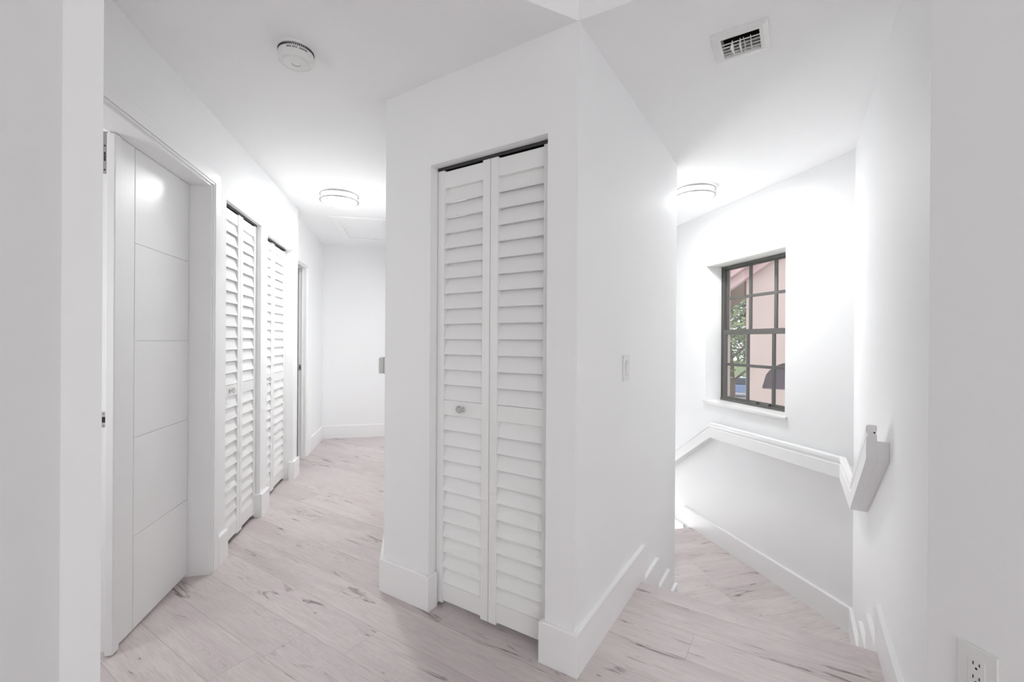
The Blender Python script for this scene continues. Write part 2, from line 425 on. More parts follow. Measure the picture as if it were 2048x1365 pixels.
# room behind the viewer: back wall, its wide empty opening added for fill light
m = MB(); zt = 2.35
m.box((-.92, -2.55, 0), (-.55, -2.45, 2.96)); m.box((1.10, -2.55, 0), (1.46, -2.45, 2.96)); m.box((-.55, -2.55, zt), (1.10, -2.45, 2.96))
struct('wall_room_back', m, M_wall, 'white back wall of the near room around an opening added for fill light', 'wall')

# ------------------------------------------------------------------ baseboards
BH, BT = 0.160, 0.0185
bb_n = [0]
def bb_prof(p0, p1, nrm, z0=0.0, h=BH, t=BT, m=None, e0=0.0, e1=0.0):
    """straight baseboard on a wall line p0-p1, nrm into the room, small chamfer on top"""
    d = (p1 - p0).normalized()
    p0 = p0 - d * e0; p1 = p1 + d * e1
    bb_n[0] += 1; h = h - .0003 * (bb_n[0] % 3); t = t - .0002 * (bb_n[0] % 3)
    prof = [(0, z0), (t, z0), (t, z0 + h - .005), (t - .004, z0 + h), (0, z0 + h)]
    m.sweep([[p + nrm * n + Z * z for n, z in prof] for p in (p0, p1)])
X1 = V((1, 0, 0)); Y1 = V((0, 1, 0))
m = MB()
bb_prof(V((XL, 2.716, 0)), V((XL, C1[0], 0)), X1, m=m)
for (y0, y1) in ((C1[1], C2[0]), (C2[1], YE)):
    bb_prof(V((XL, y0, 0)), V((XL, y1, 0)), X1, m=m, e0=BT, e1=BT)
    bb_prof(V((XL - .03, y0, 0)), V((XL, y0, 0)), -Y1, m=m)
bb_prof(V((XL - .03, C2[0], 0)), V((XL, C2[0], 0)), Y1, m=m)
bb_prof(V((XL2, YE, 0)), V((XL, YE, 0)), Y1, m=m)
struct('baseboard_left', m, M_trim, 'white baseboard pieces between the hall closets', 'baseboard')
m = MB(); bb_prof(V((XL2, 5.30, 0)), V((XL2, YF, 0)), X1, m=m); bb_prof(V((XL2, YF, 0)), V((Q.x, YF, 0)), -Y1, m=m)
struct('baseboard_far', m, M_trim, 'white baseboard around the far hall corner', 'baseboard')
m = MB(); bb_prof(pb(OL, 0), pb(LW, 0), -B, m=m, e0=0, e1=.012); bb_prof(pb(OL, 0), pb(OL, .04), -C, m=m, e0=BT); bb_prof(V((Q.x, Q.y, 0)), V((Q.x, 4.80, 0)), -X1, m=m, e0=.006)
struct('baseboard_hall_right', m, M_trim, 'white baseboard left of the central louver closet', 'baseboard')
m = MB(); bb_prof(P, pb(OR_, 0), -B, m=m, e0=BT, e1=0); bb_prof(pb(OR_, 0), pb(OR_, .04), C, m=m, e0=BT)
struct('baseboard_closet', m, M_trim, 'white baseboard on the corner right of the central closet', 'baseboard')

def stepped(base, nrm, name, label, t_from, t_corner, end):
    m = MB(); OV = 0.078
    def pan(pts):       # (t, z) polygon with a chamfered front made as one thin prism
        m.prism([base + B * t + Z * z for t, z in pts], nrm * BT)
    n0, n1, n2 = NOSE, NOSE + TREAD, NOSE + TREAD * 2
    r_ = RISE
    pan([(t_from, 0), (n0 - .022, 0), (n0 - .022, -r_), (n0 + OV, -r_), (n0 + OV, BH), (t_from, BH)])
    pan([(n0 + OV, -r_), (n1 - .022, -r_), (n1 - .022, -2 * r_), (n1 + OV, -2 * r_), (n1 + OV, BH - r_), (n0 + OV, BH - r_)])
    pan([(n1 + OV, -2 * r_), (n2 - .022, -2 * r_), (n2 - .022, -3 * r_), (n2 + OV, -3 * r_), (n2 + OV, BH - 2 * r_), (n1 + OV, BH - 2 * r_)])
    pan([(n2 + OV, -3 * r_), (t_corner, -3 * r_), (t_corner, BH - 3 * r_), (n2 + OV, BH - 3 * r_)])
    end(m)
    struct(name, m, M_trim, label, 'baseboard')
stepped(P, NB, 'baseboard_stairs_left', 'white stepped baseboard down the left stair wall', 0.0, LR + .0130,
        lambda m: bb_prof(R, V((R.x, YN + .08, 0)), X1, z0=ZL, m=m, e0=-.003))
base_r = P + NB * 0.9893
stepped(base_r, -NB, 'baseboard_stairs_right', 'white stepped baseboard down the right stair wall', T.dot(B) - P.dot(B), S.dot(B) - P.dot(B), lambda m: None)
m = MB(); yb = YN + 0.13
bb_prof(S, V((XW, yb, 0)), -X1, z0=ZL, m=m)
for i in range(4): bb_prof(V((XW, yb + TREAD * i, 0)), V((XW, yb + TREAD * (i + 1), 0)), -X1, z0=ZL - RISE * (i + 1), m=m)
struct('baseboard_window', m, M_trim, 'white baseboard on the landing under the window', 'baseboard')

# ------------------------------------------------------------------ louvered bifold doors
def knob(o, axis, parent):
    """faceted crystal knob with a chrome collar; axis points away from the door"""
    k = MB(); k.lathe(o, [(0, 0), (.0125, 0), (.0125, .002), (.007, .004), (.006, .011), (0, .011)], axis, 20)
    kb = obj('knob_base', k, M_chrome, parent, smooth=True)
    k = MB(); k.lathe(o, [(.004, .009), (.010, .012), (.0165, .019), (.0165, .024), (.011, .031), (0, .032)], axis, 8)
    obj('knob', k, M_crystal, parent, label='faceted clear crystal knob')

def bifold(name, label, o, u, n, u0, u1, um, off, z_top, lean, ztop_open, knob_u):
    """o: wall-plane origin, u: along the wall, n: out of the wall into the hall"""
    d = empty(name, tuple(o + u * ((u0 + u1) / 2) - n * off), label=label, cat='closet door', kind='structure')
    thk = 0.033
    zmid0, zmid1, ztr, zbr = 0.898, 0.966, 1.952, 0.114
    gap = 0.0015
    for li, (a, b) in enumerate(((u0, um - gap), (um + gap, u1))):
        st = 0.040
        f = MB()
        def q(ua, ub, z0, z1, d0=0.0, d1=thk): f.frame_box(o - n * off, u, -n, Z, (ua, d0, z0), (ub, d1, z1))
        q(a, a + st, 0.020, z_top + .004); q(b - st, b, 0.020, z_top + .004)
        q(a + st, b - st, ztr, z_top - .004, .002, thk - .002); q(a + st, b - st, zmid0, zmid1, .002, thk - .002); q(a + st, b - st, 0.032, zbr, .002, thk - .002)
        leaf = obj('door_leaf', f, M_louver, d, bevel=0.0012)
        s = MB()
        for z0, z1, cnt in ((zmid1, ztr, 14), (zbr, zmid0, 11)):
            pitch = (z1 - z0) / cnt
            for k in range(cnt):
                zb = z0 + pitch * k
                # board leaning back: lower edge near the front, upper edge inside behind the next board
                pr = [(.0008, zb + .0028), (.0066, zb + .0008), (lean, zb + pitch + .004), (lean - .0058, zb + pitch + .006)]
                if k == cnt - 1: pr = [(.0008, zb + .0028), (.0066, zb + .0008), (lean - .0035, zb + pitch), (lean - .0093, zb + pitch)]
                s.prism([o - n * (off + dd) + u * (a + st - .002) + Z * zz for dd, zz in pr], u * (b - a - 2 * st + .004))
        obj('louver_slats', s, M_louver, leaf)
        if knob_u is not None and a < knob_u < b:
            knob(o - n * (off + .002) + u * knob_u + Z * 0.933, n, leaf)
    tr = MB()
    tr.frame_box(o, u, -n, Z, (u0 - .002, off + .000, ztop_open - .014), (u1 + .002, off + .004, ztop_open - .001))
    tr.frame_box(o, u, -n, Z, (u0 - .002, off + .026, ztop_open - .014), (u1 + .002, off + .030, ztop_open - .001))
    tr.frame_box(o, u, -n, Z, (u0 - .002, off + .000, ztop_open - .004), (u1 + .002, off + .030, ztop_open - .001))
    obj('track', tr, M_track, d)
    pv = MB()
    for uu in (u0 + .018, u1 - .018): pv.lathe(o + u * uu - n * (off + .014) + Z * z_top, [(0, 0), (.005, 0), (.005, ztop_open - z_top - .002), (0, ztop_open - z_top - .002)], Z, 10)
    obj('pivot_pin', pv, M_chrome, d)
    return d
bifold('door_1', 'white louvered bifold closet door with crystal knob on the angled central wall', P, C, -B, OR_ + .003, OL - .003, 0.4325, 0.048, 2.0325, .031, OT, 0.586)
LO = V((XL, 0, 0))
bifold('door_2', 'white louvered bifold closet door nearest the panelled door on the left wall', LO, Y1, X1, C1[0] + .003, C1[1] - .003, 3.142, 0.030, 2.0220, .0245, C1[2], 2.985)
bifold('door_3', 'white louvered bifold closet door deeper in its recess, farther down the left wall', LO, Y1, X1, C2[0] + .003, C2[1] - .003, 3.940, 0.066, 2.0150, .0235, C2[2], 3.80)

# ------------------------------------------------------------------ panelled door with casing
d4 = empty('door_4', (XL - .10, 2.3, 0), label='glossy white grooved panel door leaf, closed, in the left wall with its casing', cat='door', kind='structure')
def casing(par, yin, side, ztop, yfar, xw_, width, name='casing'):
    """moulded casing: vertical leg at yin growing away by side, plus head over to yfar"""
    c = MB()
    steps = [(0.0, .010, .0125), (.010, width, .017)]
    for a, b, t in steps:
        ya, yb_ = sorted((yin + side * a, yin + side * b))
        c.box((xw_, ya, 0), (xw_ + t, yb_, ztop + a))
        c.box((xw_, min(yfar, yin + side * b), ztop + a), (xw_ + t, max(yfar, yin + side * b), ztop + b))
    return obj(name, c, M_trim, par, bevel=0.002)
casing(d4, D1[1], 1, D1[2], 1.50, XL, 0.070)
j = MB(); j.box((x0, D1[1] - .012, 0), (XL + .004, D1[1] + .01, D1[2])); j.box((x0 + .0005, D1[0], D1[2] - .012), (XL + .0035, D1[1], D1[2] + .0095))

obj('jamb', j, M_trim, d4, bevel=0.0015)
xs = -1.150; ya, yb_ = 2.040, 2.631
sl = MB(); sl.box((xs - .040, ya, .018), (xs - .004, yb_, 2.046))
g = .0035; yv = 2.1725
sl.box((xs - .005, ya, .018), (xs, yv - g / 2, 2.046))
zg = [.018, .407, .824, 1.234, 1.6445, 2.046]
for a, b in zip(zg, zg[1:]): sl.box((xs - .005, yv + g / 2, a + (g / 2 if a > .1 else 0)), (xs, yb_, b - (g / 2 if b < 2 else 0)))
leaf = obj('door_leaf', sl, M_door, d4, bevel=0.0012)
as_ = MB(); as_.box((xs - .0205, 2.0285, .006), (xs, 2.040, 2.044)); as_.box((xs, 2.0285, .006), (xs + .009, 2.068, 2.044))
obj('astragal', as_, M_door, leaf, bevel=0.003)
fb = MB(); fb.box((xs - .0385, ya - .0015, 1.886), (xs - .0215, ya, 2.050))
fbo = obj('flush_bolt', fb, M_steel, leaf, label='grey steel flush bolt plate')
st_ = MB(); st_.box((xs - .0385, ya - .0015, .896), (xs - .0215, ya, .957)); obj('strike_plate', st_, M_steel, leaf, label='steel strike plate with dark hole')
hl = MB(); hl.box((xs - .036, ya - .0022, .915), (xs - .0245, ya - .0010, .937))
for z_ in (.903, .949): hl.lathe((xs - .031, ya - .0022, z_), [(0, 0), (.0018, 0), (.0018, .001), (0, .001)], Y1, 8)
for z_, hgt in ((1.935, .022), (1.958, .012), (1.992, .006), (1.898, .006)): hl.box((xs - .034, ya - .0022, z_), (xs - .029, ya - .0010, z_ + hgt))
obj('latch_hole', hl, M_dark, leaf)

# doorway beyond the closets
d5 = empty('door_5', (XL2, 4.8, 0), label='white cased doorway past the closets showing a steel strike plate', cat='doorway', kind='structure')
casing(d5, O2[1] - .002, 1, O2[2], 4.46, XL2, 0.20)
j = MB(); j.box((x2 - .002, O2[1] - .010, 0), (XL2 + .004, O2[1] + .01, O2[2])); j.box((x2 - .002, O2[0], O2[2] - .010), (XL2 + .004, O2[1], O2[2] + .01)); j.box((XL2 - .043, O2[1] - .020, 0), (XL2 - .031, O2[1] - .010, O2[2] - .01))
obj('jamb', j, M_trim, d5, bevel=0.0015)
sp = MB(); sp.box((x2 + .003, O2[1] - .0125, .92), (XL2 - .044, O2[1] - .010, .978)); obj('strike_plate', sp, M_steel, d5, label='small steel strike plate')
sp = MB(); sp.box((x2 + .012, O2[1] - .0130, .938), (XL2 - .050, O2[1] - .0122, .960)); obj('latch_hole', sp, M_dark, d5)

# ------------------------------------------------------------------ window
w = empty('window_1', (2.84, (WO[0] + WO[1]) / 2, WO[2]), label='dark bronze gridded sash window in the stairwell wall', cat='window', kind='structure')
y0, y1, z0, z1 = WO
fr = MB()
xi, xo = 2.822, 2.871
fr.box((xi, y1 - .022, z0), (xo, y1, z1)); fr.box((xi, y0, z0), (xo, y0 + .022, z1)); fr.box((xi - .0006, y0 + .0005, z1 - .024), (xo - .0006, y1 - .0005, z1 - .0004)); fr.box((xi - .012, y0 + .0005, z0 + .0004), (xo - .0006, y1 - .0005, z0 + .022))
fr.box((xi - .006, y1 - .008, z0), (xi, y1, z1)); fr.box((xi - .006, y0, z0), (xi, y0 + .008, z1)); fr.box((xi - .0066, y0 + .0006, z1 - .0085), (xi - .0007, y1 - .0006, z1 - .0006))
obj('window_frame', fr, M_frame, w, bevel=0.0015)
def sash(x, za, zb, mun_y, mun_z, name, sw, rails):
    s = MB(); ya_, yb2 = y0 + .022, y1 - .022
    s.box((x - .0105, yb2 - sw, za - .001), (x + .0105, yb2, zb + .001)); s.box((x - .0105, ya_, za - .001), (x + .0105, ya_ + sw, zb + .001))
    s.box((x - .010, ya_, za), (x + .010, yb2, za + rails[0])); s.box((x - .010, ya_, zb - rails[1]), (x + .010, yb2, zb))
    for yy in mun_y: s.box((x - .008, yy - .0135, za + .002), (x + .008, yy + .0135, zb - .002))
    for zz in mun_z: s.box((x - .0073, ya_ + .002, zz - .0125), (x + .0073, yb2 - .002, zz + .0125))
    o_ = obj(name, s, M_frame, w, bevel=0.001)
    g_ = MB(); g_.box((x - .0015, ya_ + sw - .002, za + .005), (x + .0015, yb2 - sw + .002, zb - .005))
    obj('glass', g_, M_glass, o_)
    return o_
sash(2.860, 1.325, z1 - .022, (3.348, 3.068), (1.649,), 'upper_sash', .020, (.030, .012))
lo = sash(2.834, z0 + .020, 1.358, (3.346, 3.060), (1.040,), 'lower_sash', .034, (.022, .046))
for yy in (3.26, 3.127):
    lt = MB(); lt.box((2.805, yy - .046, z0 + .026), (2.826, yy + .046, z0 + .036)); lt.box((2.805, yy - .046, z0 + .016), (2.809, yy + .046, z0 + .036)); obj('latch', lt, M_frame, lo, bevel=0.001)
si = MB(); si.box((XW - .022, y0 - .025, z0 - .022), (2.83, y1 + .012, z0)); obj('window_sill', si, M_stone, w, bevel=0.004)

# ------------------------------------------------------------------ handrail
hr = empty('handrail', tuple(S + V((0, 0, .40))), label='white moulded handrail turning the corner below the window', cat='handrail')
nr = -NB; nw = -X1
mit = (nr + nw).normalized(); mk = 1.0 / mit.dot(nr)
path = [(S + B * -1.2735, 0.797, nr, 1.0), (S + B * -0.668, 0.412, nr, 1.0), (S, 0.402, mit, mk), (V((XW, 3.51, 0)), 0.392, nw, 1.0), (V((XW, 5.0, 0)), 0.392 - 0.66 * 1.49, nw, 1.0)]
def rail(prof, name, mat):
    s = MB(); s.sweep([[p + nn * (k * a) + Z * (zb + z_) for a, z_ in prof] for p, zb, nn, k in path]); return obj(name, s, mat, hr, bevel=0.0008)
rail([(0, 0), (.0375, 0), (.0375, .073), (0, .073)], 'backing_board', M_trim)
rp = [(.0376, 0.0), (.0705, 0.0), (.0705, .083), (.0675, .085), (.0645, .090), (.0650, .098), (.0690, .103), (.0715, .108), (.0720, .122), (.0700, .130), (.064, .1335), (.044, .1335), (.0385, .131), (.0376, .126), (.0376, .113), (.0425, .108), (.0430, .102), (.0376, .097)]
rail(rp, 'rail', M_trim)
sc_ = MB(); ep = S + B * -1.2735; sc_.lathe(ep + nr * .0455 + Z * (.797 + .104) - B * .001, [(0, 0), (.0032, 0), (.0032, .0012), (0, .0012)], B, 10)
obj('screw_hole', sc_, M_dark, hr)

# ------------------------------------------------------------------ ceiling lights
def make_light(x, y):
    t = empty('ceiling_light', (x, y, H))
    b = MB(); b.lathe((x, y, H), [(0, 0), (.128, 0), (.128, -.008), (0, -.008)], Z, 64); obj('base_plate', b, M_nickel, t)
    b = MB(); b.lathe((x, y, H), [(.134, -.0715), (.10, -.0735), (0, -.0745)], Z, 72); obj('diffuser', b, M_lamp, t, smooth=True, label='glowing white diffuser')
    b = MB(); b.lathe((x, y, H), [(.125, -.008), (.138, -.012), (.140, -.060), (.1385, -.0655), (.134, -.0715)], Z, 72); obj('side_band', b, M_lampside, t, smooth=True, label='softly lit side band')
    for zz in (-.017, -.062):
        b = MB(); b.lathe((x, y, H), [(.141, zz - .0055), (.150, zz - .0055), (.152, zz - .003), (.152, zz + .003), (.150, zz + .0055), (.141, zz + .0055), (.141, zz - .0055)], Z, 72); obj('ring', b, M_nickel, t, smooth=True, label='brushed nickel ring')
    for k in range(3):
        an = math.radians(-75 + 120 * k); b = MB()
        c_ = V((x, y, H)) + V((math.cos(an), math.sin(an), 0)) * .149
        b.lathe(c_ + V((0, 0, -.062)), [(0, 0), (.0022, 0), (.0022, .046), (0, .046)], Z, 8); obj('post', b, M_nickel, t)
    return t
l1 = make_light(-0.605, 3.873)
l1['label'] = 'round lit ceiling light with two nickel rings over the hall'; l1['category'] = 'ceiling light'; l1['group'] = 'round flush ceiling lights'
l2 = copy_tree(l1, loc=(2.130, 3.095, H), rotz=math.radians(40))
l2['label'] = 'round lit ceiling light half hidden behind the stair wall, above the window'

# ------------------------------------------------------------------ smoke detector
c = V((-0.483, 1.992, H))
sd = empty('smoke_detector', tuple(c), label='round white smoke detector on the hall ceiling', cat='smoke detector')
b = MB(); b.lathe(c, [(0, 0), (.0755, 0), (.0755, -.005), (.073, -.009), (.069, -.010), (0, -.010)], Z, 64); obj('mounting_plate', b, M_plastic, sd, smooth=True)
b = MB(); b.lathe(c, [(.064, -.010), (.064, -.0165), (.0675, -.0165), (.0685, -.044), (.066, -.052), (.060, -.056), (.050, -.053), (.0485, -.056), (.048, -.0575), (.020, -.0585), (0, -.0585)], Z, 64); bo = obj('body', b, M_plastic, sd, smooth=True)
b = MB()
for k in range(60):
    an = 2 * math.pi * k / 60; dr_ = V((math.cos(an), math.sin(an), 0)); tn = V((-dr_.y, dr_.x, 0))
    b.frame_box(c + dr_ * .0655, tn, dr_, Z, (-.0014, -.001, -.0200), (.0014, .0029, -.0104))
obj('vent_slots', b, M_dark, bo)
b = MB()
for k in range(22):
    an = math.radians(-106 + k * 3.1); dr_ = V((math.cos(an), math.sin(an), 0)); tn = V((-dr_.y, dr_.x, 0))
    if k in (5, 11, 12): continue
    for q_ in (0, 1): b.frame_box(c + dr_ * .0683, tn, dr_, Z, (-.0013, -.0006, -.0275 - q_ * .0032), (.0011 if (k + q_) % 3 else .0002, .0006, -.0252 - q_ * .0032))
obj('printed_label', b, M_label, bo, label='dark printed band on the side')
b = MB(); arc = [c + V((.016 * math.cos(math.radians(a)), .016 * math.sin(math.radians(a)), -.0587)) for a in range(20, 205, 12)]
b.tube(arc, .0008, 6); obj('test_button', b, M_duct, bo)

# ------------------------------------------------------------------ supply grille
vg = empty('air_vent', (VC.x, VC.y, H), label='square white air vent grille on the stair ceiling', cat='air vent')
b = MB(); HO = .098
def sq(h, z): return [VC + C * a * h + B * bb * h + Z * (H + z) for a, bb in ((-1, -1), (1, -1), (1, 1), (-1, 1))]
rings = [sq(HO, -.0002), sq(HO, -.0065), sq(HO - .0015, -.0075), sq(VH + .012, -.0125), sq(VH, -.0125), sq(VH, .012), sq(VH + .002, .012), sq(VH + .002, -.0002)]
vs = [[b.bm.verts.new(p) for p in r_] for r_ in rings] 
for A, D in zip(vs, vs[1:]):
    for i in range(4): b.bm.faces.new((A[i], A[(i + 1) % 4], D[(i + 1) % 4], D[i]))
for i in range(4): b.bm.faces.new((vs[-1][i], vs[-1][(i + 1) % 4], vs[0][(i + 1) % 4], vs[0][i]))
gf = obj('grille_frame', b, M_plastic, vg)
b = MB()
for k, (bo_, wd_, tilt) in enumerate(((-.050, .020, .9), (-.018, .010, .25), (.004, .009, .25), (.026, .009, .25), (.046, .022, .28))):
    o_ = VC + B * bo_ + Z * (H - .003)
    dz = wd_ * tilt
    b.prism([o_ + C * -VH, o_ + C * -VH + Z * .0018, o_ + C * -VH + B * wd_ + Z * (dz + .0018), o_ + C * -VH + B * wd_ + Z * dz], C * 2 * VH)
obj('louver_blades', b, M_plastic, vg)
b = MB()
for k, co in enumerate((.028, .000, -.011, -.036)):
    o_ = VC + C * co + Z * H
    lean = (.010, .006, -.006, .001)[k]
    pts = [o_ + B * -.030 + Z * -.003, o_ + B * .0 + Z * -.016 + C * lean, o_ + B * .052 + Z * -.014, o_ + B * .058 + Z * -.004, o_ + B * .040 + Z * .006, o_ + B * -.020 + Z * .004]
    b.prism(pts, C * .0016)
obj('damper_vanes', b, M_plastic, vg)
b = MB(); dv = .10
dp = [(-VH - .001, -VH - .001), (VH + .001, -VH - .001), (VH + .001, VH + .001), (-VH - .001, VH + .001)]
lo_ = [b.bm.verts.new(VC + C * x_ + B * y_ + Z * (H + .013)) for x_, y_ in dp]; hi_ = [b.bm.verts.new(VC + C * x_ + B * y_ + Z * (H + dv)) for x_, y_ in dp]
for i in range(4): b.bm.faces.new((lo_[i], lo_[(i + 1) % 4], hi_[(i + 1) % 4], hi_[i]))
b.bm.faces.new(hi_)
obj('duct', b, M_duct, vg)
for sgn in (-1, 1):
    b = MB(); b.lathe(VC + C * sgn * .083 + Z * (H - .0094), [(0, 0), (.0025, 0), (.0025, -.0015), (0, -.0018)], Z, 10); obj('screw', b, M_steel, gf)

# ------------------------------------------------------------------ attic hatch
ah = empty('attic_hatch', (-0.5, 5.05, H), label='white framed attic hatch on the hall ceiling', cat='hatch')
b = MB(); ax0, ax1, ay0, ay1, aw = -0.812, -0.235, 4.565, 5.545, .072
for (p0, p1) in (((ax0, ay0), (ax1, ay0 + aw)), ((ax0, ay1 - aw), (ax1, ay1)), ((ax0, ay0 + aw), (ax0 + aw, ay1 - aw)), ((ax1 - aw, ay0 + aw), (ax1, ay1 - aw))):
    b.box((p0[0], p0[1], H - .016), (p1[0], p1[1], H))
obj('hatch_frame', b, M_trim, ah, bevel=0.003)
b = MB(); b.box((ax0 + aw + .004, ay0 + aw + .004, H - .006), (ax1 - aw - .004, ay1 - aw - .004, H)); obj('hatch_panel', b, M_ceil, ah)

# ------------------------------------------------------------------ switch, outlet, thermostat
sw = empty('light_switch', tuple(P + B * .563 + Z * 1.058), label='white rocker light switch on the stair wall', cat='light switch')
o_ = P + B * .563 + Z * 1.118
b = MB(); b.frame_box(o_, B, Z, NB, (-.043, -.061, 0), (.043, .061, .0075)); obj('switch_plate', b, M_plastic, sw, bevel=0.002)
b = MB(); b.frame_box(o_, B, Z, NB, (-.018, -.035, .006), (.018, .035, .0085)); rf = obj('rocker_frame', b, M_oldplastic, sw, bevel=0.0006)
b = MB(); b.prism([o_ + B * -.0155 + Z * z_ + NB * n_ for z_, n_ in ((-.032, .007), (-.032, .0095), (0, .0115), (.032, .0145), (.032, .007))], B * .031); obj('rocker', b, M_plastic, rf, bevel=0.0008)

ox = T.x
oc = V((ox, 0.8115, 0.446))
ol = empty('wall_outlet', (ox, 0.8115, 0.384), label='white double wall outlet low on the right wall', cat='outlet')
U, W_, N_ = Y1, Z, -X1
b = MB(); b.frame_box(oc, U, W_, N_, (-.040, -.062, 0), (.040, .062, .0065)); obj('outlet_plate', b, M_plastic, ol, bevel=0.0025)
b = MB(); b.frame_box(oc, U, W_, N_, (-.0168, -.0335, .005), (.0168, .0335, .0080)); rc = obj('receptacle', b, M_plastic, ol, bevel=0.0008)
b = MB()
for zc in (.0175, -.0155):
    for du, hh in ((.0062, .0042), (-.0062, .0036)): b.frame_box(oc + Z * (zc + .005), U, W_, N_, (du - .0011, -hh, .0075), (du + .0011, hh, .0083))
    b.lathe(oc + Z * (zc - .006) + N_ * .0075, [(0, 0), (.0026, 0), (.0026, .0009), (0, .0009)], N_, 12)
obj('socket_slots', b, M_dark, rc)
b = MB(); b.lathe(oc + Z * .048 + N_ * .006, [(0, 0), (.0032, 0), (.0028, .0012), (0, .0014)], N_, 14); obj('screw', b, M_plastic, ol)

th = empty('thermostat', (Q.x, 2.46, 1.066), label='small rounded thermostat box on the wall past the central closet corner', cat='thermostat')
b = MB(); b.box((Q.x - .012, 2.425, 1.064), (Q.x, 2.515, 1.156)); obj('back_plate', b, M_oldplastic, th, bevel=0.004)
b = MB(); b.box((Q.x - .039, 2.428, 1.067), (Q.x - .010, 2.512, 1.153)); obj('cover', b, M_oldplastic, th, bevel=0.007)

# ------------------------------------------------------------------ outside the window
GZ = -2.9
m = MB(); m.box((3.2, -12, GZ - .1), (70, 90, GZ)); struct('ground', m, M_grass, 'green lawn outside the window', 'ground')
def ext(t, d, z=0.0): return V((0, 0, z)) + B * d + C * (t + P.dot(C))
m = MB(); m.poly_prism([tuple(ext(t, d)[:2]) for t, d in ((-20, 33), (30, 33), (30, 42), (-20, 42))], GZ, GZ + .02); struct('street', m, M_asphalt, 'grey asphalt street beyond the neighbouring house', 'street')

DB = 9.0
hb = empty('neighbour_house', tuple(ext(-3, DB + 3, GZ)), label='pink stucco house with gabled roof and arched opening outside the window', cat='house')
tc = 0.085          # left corner of the gable wall
SL = 0.695          # rake slope
zr0 = 2.36          # underside of the rake at tc
ta, tb, za0, za1 = -0.17, -1.06, 0.42, 0.36      # arch niche extents
b = MB()
def eave(t): return zr0 + (tc - t) * SL
apex = -3.6
arch_c = (ta + tb) / 2; ar = (ta - tb) / 2; zsp = 0.455
# gable wall as strips around the arched niche
def strip_ext(t0, t1, z0a, z0b, z1a, z1b, d0=DB, d1=DB + .25):
    b.prism([ext(t0, d0, z0a), ext(t1, d0, z0b), ext(t1, d0, z1b), ext(t0, d0, z1a)], B * (d1 - d0))
strip_ext(ta, tc, GZ, GZ, eave(ta) + .1, eave(tc) + .1)
strip_ext(apex, tb, GZ, GZ, eave(apex) + .1, eave(tb) + .1)
strip_ext(tb, ta, GZ, GZ, 0.42, 0.42)
n_ = 16
for i in range(n_):
    t0 = tb + (ta - tb) * i / n_; t1 = tb + (ta - tb) * (i + 1) / n_
    f0 = zsp + math.sqrt(max(0, ar * ar - (t0 - arch_c) ** 2)); f1 = zsp + math.sqrt(max(0, ar * ar - (t1 - arch_c) ** 2))
    strip_ext(t0, t1, f0, f1, eave(t0) + .1, eave(t1) + .1)
strip_ext(-7.2, apex, GZ, GZ, eave(apex) - (apex + 7.2) * SL + .1, eave(apex) + .1)
b.prism([ext(tc, DB + .25, GZ), ext(tc, DB + 4.8, GZ), ext(tc, DB + 4.8, eave(tc)), ext(tc, DB + .25, eave(tc))], C * -.2)
obj('wall', b, M_stucco, hb)
b = MB(); b.prism([ext(tb - .05, DB + .16, .40), ext(ta + .05, DB + .16, .40), ext(ta + .05, DB + .16, zsp + ar + .03), ext(tb - .05, DB + .16, zsp + ar + .03)], B * .03); obj('window', b, M_arch, hb, label='dark arched window')
b = MB()
for dt, z0b, z1b in ((-.16, .00, .17), (-.34, .17, .36)):
    e = lambda t: eave(t)
    b.prism([ext(tc + .75, DB + dt, e(tc + .75) + z0b), ext(apex, DB + dt, e(apex) + z0b), ext(apex, DB + dt, e(apex) + z1b), ext(tc + .75, DB + dt, e(tc + .75) + z1b)], B * (abs(dt) + .05))
obj('rake_fascia', b, M_stucco_trim, hb, bevel=.01)
b = MB()
for sgn, tt0 in ((1, tc + .80), (-1, 2 * apex - tc - .8)):
    b.prism([ext(tt0, DB - .40, eave(tc + .80) + .36), ext(apex, DB - .40, eave(apex) + .36), ext(apex, DB - .40, eave(apex) + .46), ext(tt0, DB - .40, eave(tc + .80) + .46)], B * 5)
obj('roof', b, M_rooftile, hb)

def tree(o, h, rad, nleaf, name, label, seed):
    random.seed(seed)
    t = empty(name, tuple(o), label=label, cat='tree')
    b = MB(); b.tube([o, o + V((.1, .05, h * .35)), o + V((-.05, .1, h * .7)), o + V((.1, 0, h * .95))], [.20, .15, .09, .03], 10)
    for k in range(7):
        an = k * 2.4; s0 = o + V((0, .05, h * (.35 + .07 * k))); d_ = V((math.cos(an), math.sin(an), .55)) * rad * .75
        b.tube([s0, s0 + d_ * .5 + V((0, 0, .1)), s0 + d_], [.06, .04, .015], 6)
    obj('trunk', b, M_bark, t)
    b = MB()
    cl = [(o + V((random.gauss(0, rad * .45), random.gauss(0, rad * .45), h * (.52 + .48 * random.random()))), rad * random.uniform(.22, .5)) for _ in range(34)]
    for _ in range(nleaf):
        c_, r_ = random.choice(cl)
        p = c_ + V((random.gauss(0, 1), random.gauss(0, 1), random.gauss(0, .8))) * r_ * .55
        n1 = V((random.gauss(0, 1), random.gauss(0, 1), random.gauss(0, 1))).normalized(); n2 = n1.orthogonal().normalized(); L_ = random.uniform(.07, .14)
        v4 = [b.bm.verts.new(p + q_) for q_ in (n1 * L_, n2 * L_ * .4, -n1 * L_, -n2 * L_ * .4)]
        b.bm.faces.new(v4)
    me_o = obj('foliage', b, M_leaf, t)
tree(ext(1.6, 20.0, GZ), 7.0, 2.4, 9000, 'tree', 'leafy green tree left of the pink house, outside the window', 3)

